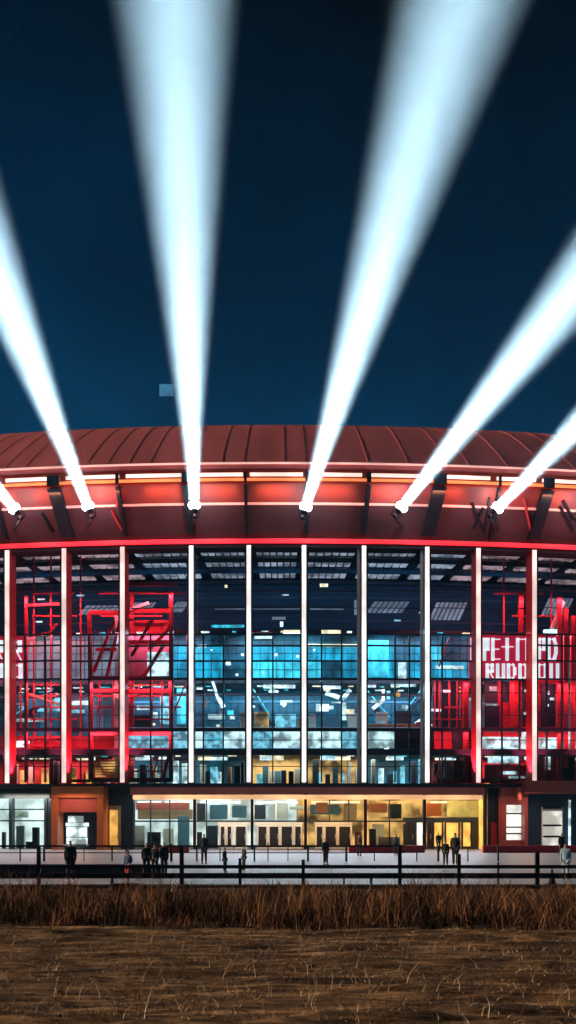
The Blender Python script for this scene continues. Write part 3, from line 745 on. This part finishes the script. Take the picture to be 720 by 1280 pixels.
def blades(name,n,fx,fy,fh_,fw,lean,mats,seed,curl=0,label=None):
    r = random.Random(seed); me = bpy.data.meshes.new(name); V,Fc,mi = [],[],[]
    for _ in range(n):
        x,y,z = fx(r),None,None
        y,z = fy(r,x)
        h = fh_(r,x,y); w = fw(r); a = r.uniform(0,6.283); la = r.uniform(0,6.283); l = lean(r)*h
        dx,dy = math.cos(a)*w/2, math.sin(a)*w/2
        k = len(V); segs = 3 if not curl else 6; m_ = int(max(0,min(.999,.5+.75*mnoise.noise(Vector((x*.9,y*.7,6)))+r.uniform(-.3,.3)))*len(mats))
        tw = r.uniform(-1,1)*curl
        for s in range(segs+1):
            u = s/segs; ang = la+tw*u*2.5
            cx = x+math.cos(ang)*l*u*u; cy = y+math.sin(ang)*l*u*u; cz = z+h*(u-.35*lean(r)*u*u*0)
            f_ = (1-u*.85)
            V.append((cx-dx*f_,cy-dy*f_,cz)); V.append((cx+dx*f_,cy+dy*f_,cz))
        for s in range(segs):
            Fc.append((k+2*s,k+2*s+1,k+2*s+3,k+2*s+2)); mi.append(m_)
    me.from_pydata(V,[],Fc)
    for m_ in mats: me.materials.append(m_)
    me.polygons.foreach_set('material_index',mi)
    o = bpy.data.objects.new(name,me); COL.objects.link(o); return tag(o,label,kind='stuff')
g1 = mat('dry_grass_brown',(.07,.036,.02),.85,0,.4,2,spec=.2); g2 = mat('dry_grass_rust',(.30,.135,.068),.85,0,.4,2,spec=.2); g3 = mat('dry_grass_dark',(.03,.018,.012),.9,0,.4,2,spec=.2)
g4 = mat('straw_pale',(.5,.36,.22),.8,0,.3,2,spec=.2)
g5 = mat('straw_white',(.72,.60,.46),.8,0,.2,2,spec=.2)
g6 = mat('dry_grass_tan',(.36,.18,.09),.85,0,.4,2,spec=.2)
def g_edge(x): return D_FIELD-.9-.13*x+.35*mnoise.noise(Vector((x*.7,4,0)))
def tg_y(r,x):
    return (lambda y:(y,-.03 if y > D_FIELD+.55 else .04+fh(x,y)))(g_edge(x)+(r.random()**1.35)*(D_FENCE-1.2-g_edge(x)))
def tg_h(r,x,y):
    c = mnoise.noise(Vector((x*1.3,y*.9,2)))+.35*mnoise.noise(Vector((x*.35,y*.5,8)))
    e_ = min(1,(y-g_edge(x)+.25)/1.2)
    if y > D_FIELD+5: e_ = max(.28,1-(y-D_FIELD-5)/7)
    return max(.12,(.55+.75*c)*r.uniform(.45,1.35))*max(.25,e_)
blades('tall_grass',34000,lambda r: r.uniform(-13,13),tg_y,tg_h,lambda r: r.uniform(.012,.035),lambda r: r.uniform(.05,.9),[g3,g1,g1,g2,g6],3,label='strip of tall dry brown grass along the fence')
blades('straw_stubble',19000,lambda r: r.uniform(-9,9),lambda r,x: (lambda y:(y,.05+fh(x,y)))(r.uniform(11,D_FIELD+.3)),lambda r,x,y: r.uniform(.02,.10),lambda r: r.uniform(.008,.02),lambda r: r.uniform(.5,3.5),[g1,g2,g4,g3],5,label='short dry straw stubble lying over the field')
blades('curled_stalks',800,lambda r: r.uniform(-5.5,5.5),lambda r,x: (lambda y:(y,.05+fh(x,y)))(11.4+(r.random()**1.4)*8),lambda r,x,y: r.uniform(.05,.26)*(1+.5*(r.random()<.1)),lambda r: r.uniform(.006,.014),lambda r: r.uniform(.3,1.1),[g5,g4,g2],9,curl=1,label='pale curled grass stalks standing in the field')
blades('straw_litter',1500,lambda r: r.uniform(-7,7),lambda r,x: (lambda y:(y,.06+fh(x,y)))(11.2+(r.random()**1.2)*13.5),lambda r,x,y: r.uniform(.015,.06),lambda r: r.uniform(.010,.022),lambda r: r.uniform(1,4),[g5,g4,g4],29,label='pale bits of straw litter lying on the field')
blades('pale_stalks',120,lambda r: r.uniform(-11,11),tg_y,lambda r,x,y: r.uniform(.5,.95),lambda r: r.uniform(.012,.022),lambda r: r.uniform(.1,.6),[g4,g2],19,curl=.6,label='pale stalks among the tall brown grass')

# ------------------------------------------------------------------ fences
def fence(name,label,d,posts,rails,ph,pw,x0,x1,rh=.06):
    e = empty(name,gp((x0+x1)/2,d),label,'fence')
    for z,h in rails:
        a,b = gp(x0,d-.06,z),gp(x1,d-.06,z)
        MB().box(a.x,b.x,d-.06-rh/2,d-.06+rh/2,z-h/2,z+h/2).build('rail',M['rail'],e)
    for px,w,h in posts:
        p = gp(px,d)
        MB().box(p.x-w/2,p.x+w/2,d,d+w,-.1,h).build('post',M['rail'],e)
    return e
fence('rail_fence','dark plank fence with wide rails along the edge of the paving',D_FENCE,
      [(-60,.1,.9),(48,.13,1.48),(140,.08,.8),(227,.15,1.5),(300,.11,1.05),(379,.12,1.0),(430,.06,.5),(464,.09,.5),(500,.13,1.5),(574,.12,1.2),(623,.06,.9),(672,.15,1.25),(760,.12,1.1)],
      [(.74,.13),(.41,.20),(.04,.12)],1,.1,-140,860)
fence('guard_rail','thin dark guard rail across the plaza behind the plank fence',66.0,
      [(x,w_,h_) for x,w_,h_ in ((-40,.09,1),(25,.07,.95),(55,.12,1.05),(105,.06,.9),(140,.09,1),(158,.12,1.1),(180,.06,.95),(214,.16,1.1),(246,.1,1),(275,.06,.9),(318,.1,1.05),(335,.07,1.2),(360,.06,.95),(385,.12,1),(407,.08,1.1),(433,.14,1.3),(468,.06,.9),(500,.1,1.1),(521,.06,.9),(548,.12,1),(585,.07,.9),(623,.1,1.1))],[(.97,.13),(.55,.06)],1,.09,-60,505)
wl = MB().box(gp(-120,47).x,gp(205,47).x,47,47.4,-.05,.5).build('low_wall',M['rail'],bevel=.03)
tag(wl,'long dark low wall on the left of the plaza','wall')

# ------------------------------------------------------------------ small things by the grass
p = gp(156,34); cb = empty('utility_box',p,'dark squat utility box in the grass by the fence','box')
MB().box(p.x-.4,p.x+.4,p.y-.2,p.y+.2,-.05,.30).build('cabinet',M['dark'],cb,bevel=.02); MB().box(p.x-.44,p.x+.44,p.y-.24,p.y+.24,.302,.35).build('lid',M['rail'],cb,bevel=.01)
for x,l in ((215,'left one of two pale stakes in the grass by the fence'),(221,'right one of two pale stakes in the grass by the fence')):
    p = gp(x,33); tag(MB().tube([p+Vector((0,0,-.1)),p+Vector((.01,0,.33)),p+Vector((.012,0,.36))],[.025,.022,.005],8).build('stake',M['clutterE']),l,'stake')
p = gp(690,39.5); cn = empty('traffic_cone',p,'dark cone on the paving at the right behind the fence','cone')
MB().box(p.x-.2,p.x+.2,p.y-.2,p.y+.2,0.004,.04).build('base',M['rail'],cn); MB().tube([p+Vector((0,0,.04)),p+Vector((0,0,.60))],[.15,.03],16).build('body',M['dark'],cn,True)

# ------------------------------------------------------------------ people
def skin(name,verts,edges,radii,m,parent,sub=2):
    me = bpy.data.meshes.new(name); me.from_pydata(verts,edges,[])
    o = bpy.data.objects.new(name,me); COL.objects.link(o)
    md = o.modifiers.new('Skin','SKIN'); md.use_smooth_shade = True
    for i,r in enumerate(radii):
        sv = me.skin_vertices[0].data[i]; sv.radius = r if isinstance(r,tuple) else (r,r); sv.use_root = (i == 0)
    sm = o.modifiers.new('Sub','SUBSURF'); sm.levels = sub; sm.render_levels = sub
    dg = bpy.context.evaluated_depsgraph_get()
    me2 = bpy.data.meshes.new_from_object(o.evaluated_get(dg)); me2.name = name
    bpy.data.objects.remove(o)
    for p_ in me2.polygons: p_.use_smooth = True
    me2.materials.clear(); me2.materials.append(m)
    o = bpy.data.objects.new(name,me2); COL.objects.link(o)
    o.parent = parent
    return o
skinm = mat('skin',(.42,.26,.19),.55,0,.1,8)
hairm = mat('hair',(.02,.015,.012),.6,0,.3,20)
CL = {}
def cloth(c):
    if c not in CL: CL[c] = mat('cloth',c,.8,0,.25,8)
    return CL[c]
def person(px,d,H,face,label,jacket,trousers,shoes=(.03,.03,.03),pose='stand',zf=0.0,stride=.0,long=False,arm=0.0):
    e = empty('person',gp(px,d,zf),label,'person',rz=face)
    k = H/1.75
    def V(*a): return tuple(c*k for c in a)
    sit = pose == 'sit'
    dz = -.42 if sit else 0
    hip = .93+dz
    if sit:
        L_ = [(.10,-.05,hip),(.12,-.45,hip+.02),(.12,-.45,.09)]; R_ = [(-.10,-.05,hip),(-.12,-.45,hip+.02),(-.12,-.47,.09)]
    else:
        L_ = [(.10,0,hip-.05),(.105,-stride*.5-.02,.50),(.11,-stride,.09)]; R_ = [(-.10,0,hip-.05),(-.105,stride*.3-.02,.50),(-.11,stride,.10)]
    la = [(.175,0,1.41+dz),(.215,.03,1.14+dz),(.20,-.06-arm*.22,.90+dz+arm*.25)]; ra = [(-.175,0,1.41+dz),(-.215,.03,1.14+dz),(-.20,-.05,.88+dz)]
    vs = [(0,0,hip),(0,0.01,1.15+dz),(0,.01,1.38+dz),(0,0,1.50+dz),(0,-.01,1.60+dz),(0,-.02,1.70+dz)]
    rr = [(.15,.11),(.13,.10),(.16,.11),.055,(.078,.095),(.07,.08)]
    ed = [(0,1),(1,2),(2,3),(3,4),(4,5)]
    n = len(vs); vs += [(0,-.105,1.60+dz)]; rr += [.014]; ed += [(4,n)]                        # nose
    for leg in (L_,R_):
        n = len(vs); foot = (leg[2][0],leg[2][1]-.16,.045)
        vs += leg+[foot]; rr += [.085,.058,.042,.038]; ed += [(0,n),(n,n+1),(n+1,n+2),(n+2,n+3)]
    for a_ in (la,ra):
        n = len(vs); hnd = (a_[2][0],a_[2][1]-.03,a_[2][2]-.10)
        vs += list(a_)+[hnd]; rr += [.06,.045,.032,(.022,.04)]; ed += [(2,n),(n,n+1),(n+1,n+2),(n+2,n+3)]
    skin('body',[V(*v) for v in vs],ed,[tuple(c*k for c in r) if isinstance(r,tuple) else r*k for r in rr],skinm,e)
    # clothing grown a little larger round the same skeleton
    hem = hip-.02 if not long else hip-.35
    vs = [(0,0,hem),(0,.01,1.15+dz),(0,.01,1.38+dz),(0,0,1.47+dz)]; rr = [(.18,.14),(.165,.13),(.165,.125),.07]; ed = [(0,1),(1,2),(2,3)]
    for a_ in (la,ra):
        n = len(vs); vs += list(a_); rr += [.075,.062,.048]; ed += [(2,n),(n,n+1),(n+1,n+2)]
    skin('jacket',[V(*v) for v in vs],ed,[tuple(c*k for c in r) if isinstance(r,tuple) else r*k for r in rr],cloth(jacket),e)
    vs = [(0,0,hip+.02)]; rr = [(.165,.125)]; ed = []
    for leg in (L_,R_):
        n = len(vs); vs += leg; rr += [.105,.078,.062]; ed += [(0,n),(n,n+1),(n+1,n+2)]
    skin('trousers',[V(*v) for v in vs],ed,[tuple(c*k for c in r) if isinstance(r,tuple) else r*k for r in rr],cloth(trousers),e)
    skin('hair',[V(0,.02,1.63+dz),V(0,.005,1.735+dz)],[(0,1)],[(.086*k,.088*k),(.06*k,.07*k)],hairm,e)
    for leg in (L_,R_):
        skin('shoe',[V(leg[2][0],leg[2][1]+.03,.05),V(leg[2][0],leg[2][1]-.19,.04)],[(0,1)],[.055*k,.045*k],cloth(shoes),e)
    return e
DK=(.012,.018,.03); NV=(.015,.03,.06)
person(88,41.7,1.66,.3,'person in dark coat and white shoes standing behind the left fence',DK,DK,(.8,.8,.8),stride=.12,long=True)
person(160,40.6,1.30,-.5,'child in blue top and red trousers walking behind the fence',(.02,.06,.16),(.42,.03,.05),(.5,.5,.5),stride=.16,arm=.6)
person(183,46,1.50,.2,'left one of three dark clothed people standing together',DK,DK)
person(193.5,46.4,1.44,-.2,'middle one of three dark clothed people standing together',NV,DK)
person(205,46.8,1.52,.5,'right one of three dark clothed people standing together',DK,NV)
person(255,62,1.80,3.0,'person in dark jacket facing the white doors behind the guard rail',NV,DK,long=True)
person(281,50,1.22,1.2,'child in dark clothes standing alone before the white doors',NV,DK)
person(305,53,1.25,-1.0,'child in a long black coat close to the plank fence post',DK,DK,long=True)
person(449,78,1.70,2.6,'person with dark hair near the red entrance column',(.08,.02,.03),DK)
person(407,60,1.55,.5,'person with a child sized dark coat by the middle doors',NV,DK)
person(495,80,1.65,.2,'person in grey blue coat left of the yellow doors',(.10,.16,.20),DK,long=True)
person(548,92,1.70,3.1,'person in dark clothes standing close to the yellow doors',DK,DK)
person(569,58.5,1.88,2.8,'tall person in a long dark coat walking towards the yellow doors',DK,DK,(.4,.4,.4),stride=.14,long=True)
person(557,59,1.45,2.9,'child in dark clothes beside the tall person in long coat',DK,DK)
person(702,75,1.75,.3,'person in black by the lit window at the right',DK,DK,stride=.1)
person(707,43,1.55,-.4,'person in pale blue coat and trousers at the right fence',(.28,.42,.55),(.30,.42,.52),(.4,.4,.4),stride=.12,long=True)
for x0,x1,l in ((436,531,'low red wall left of the yellow doors on the plaza'),(604,800,'low red wall at the foot of the brown portal on the right'),(196,236,'short low red wall before the left shop window')):
    a,b = gp(x0,88),gp(x1,88)
    tag(MB().box(a.x,b.x,88,88.5,-.05,.62).build('low_wall',M['redwall'],bevel=.03),l,'wall')

# ------------------------------------------------------------------ haze, sky, sun, camera
hz = MB().box(-405,405,-305,505,-1.4,118).build('haze',None); tag(hz,kind='stuff')
m = bpy.data.materials.new('haze_air'); m.use_nodes = True; N, L = m.node_tree.nodes, m.node_tree.links
for n_ in list(N): N.remove(n_)
out = N.new('ShaderNodeOutputMaterial'); pv = N.new('ShaderNodeVolumePrincipled')
pv.inputs['Color'].default_value = (.55,.86,1,1); pv.inputs['Density'].default_value = .00006; pv.inputs['Anisotropy'].default_value = 0.0
L.new(pv.outputs['Volume'],out.inputs['Volume']); hz.data.materials.append(m)

SUN_EL, SUN_AZ = rad(13), rad(-84)            # low from the left (azimuth measured from +Y towards +X)
w = bpy.data.worlds.new('World'); sc.world = w; w.use_nodes = True; N, L = w.node_tree.nodes, w.node_tree.links
bg = N['Background']; sky = N.new('ShaderNodeTexSky'); sky.sky_type = 'NISHITA'; sky.sun_disc = False
sky.sun_elevation = SUN_EL; sky.sun_rotation = SUN_AZ; sky.air_density = 1; sky.dust_density = .3
tint = N.new('ShaderNodeMix'); tint.data_type = 'RGBA'; tint.blend_type = 'MULTIPLY'; tint.inputs['Factor'].default_value = 1
tint.inputs['B'].default_value = (.0,.46,.88,1)
L.new(sky.outputs['Color'],tint.inputs['A'])
tc = N.new('ShaderNodeTexCoord'); nz = N.new('ShaderNodeTexNoise'); nz.inputs['Scale'].default_value = 4; nz.inputs['Detail'].default_value = 7
L.new(tc.outputs['Generated'],nz.inputs['Vector'])
r = N.new('ShaderNodeMapRange'); r.inputs['From Min'].default_value = .3; r.inputs['From Max'].default_value = .7; r.inputs['To Min'].default_value = .4; r.inputs['To Max'].default_value = 1.6
L.new(nz.outputs['Fac'],r.inputs['Value'])
sx = N.new('ShaderNodeSeparateXYZ'); L.new(tc.outputs['Generated'],sx.inputs[0])
rz = N.new('ShaderNodeMapRange'); rz.inputs['From Min'].default_value = .25; rz.inputs['From Max'].default_value = .62; rz.inputs['To Min'].default_value = 1.35; rz.inputs['To Max'].default_value = .30
L.new(sx.outputs['Z'],rz.inputs['Value'])
ml = N.new('ShaderNodeMath'); ml.operation = 'MULTIPLY'; L.new(r.outputs['Result'],ml.inputs[0]); L.new(rz.outputs['Result'],ml.inputs[1])
t2 = N.new('ShaderNodeMix'); t2.data_type = 'RGBA'; t2.blend_type = 'MULTIPLY'; t2.inputs['Factor'].default_value = 1
L.new(tint.outputs['Result'],t2.inputs['A']); L.new(ml.outputs['Value'],t2.inputs['B'])
L.new(t2.outputs['Result'],bg.inputs['Color']); bg.inputs['Strength'].default_value = .024

sl = bpy.data.lights.new('standin_sun','SUN'); sl.energy = 4.6; sl.angle = rad(.5); sl.color = (1,.72,.45)  # night scene: added in place of unseen lamps that light the field
so = bpy.data.objects.new('standin_sun',sl); COL.objects.link(so); so.location = (-60,20,40)
dirn = Vector((math.sin(SUN_AZ)*math.cos(SUN_EL),math.cos(SUN_AZ)*math.cos(SUN_EL),math.sin(SUN_EL)))
so.rotation_euler = (-dirn).to_track_quat('-Z','Y').to_euler()

cd = bpy.data.cameras.new('camera'); cam = bpy.data.objects.new('camera',cd); COL.objects.link(cam)
cam.location = (0,0,EYE); cam.rotation_euler = (rad(90),0,0)
cd.sensor_fit = 'VERTICAL'; cd.sensor_height = 24; cd.sensor_width = 13.5; cd.lens = F/1280*24; cd.shift_y = (HOR-640)/1280
cd.clip_start = .1; cd.clip_end = 2000
sc.camera = cam
sc.view_settings.view_transform = 'Standard'; sc.view_settings.look = 'None'; sc.view_settings.gamma = 1; sc.view_settings.exposure = 0
sc.render.engine = 'CYCLES'
cy = sc.cycles; cy.transparent_max_bounces = 16; cy.max_bounces = 6; cy.diffuse_bounces = 2; cy.glossy_bounces = 2; cy.volume_bounces = 0
cy.use_denoising = True; cy.sample_clamp_indirect = 4; cy.caustics_reflective = False; cy.caustics_refractive = False
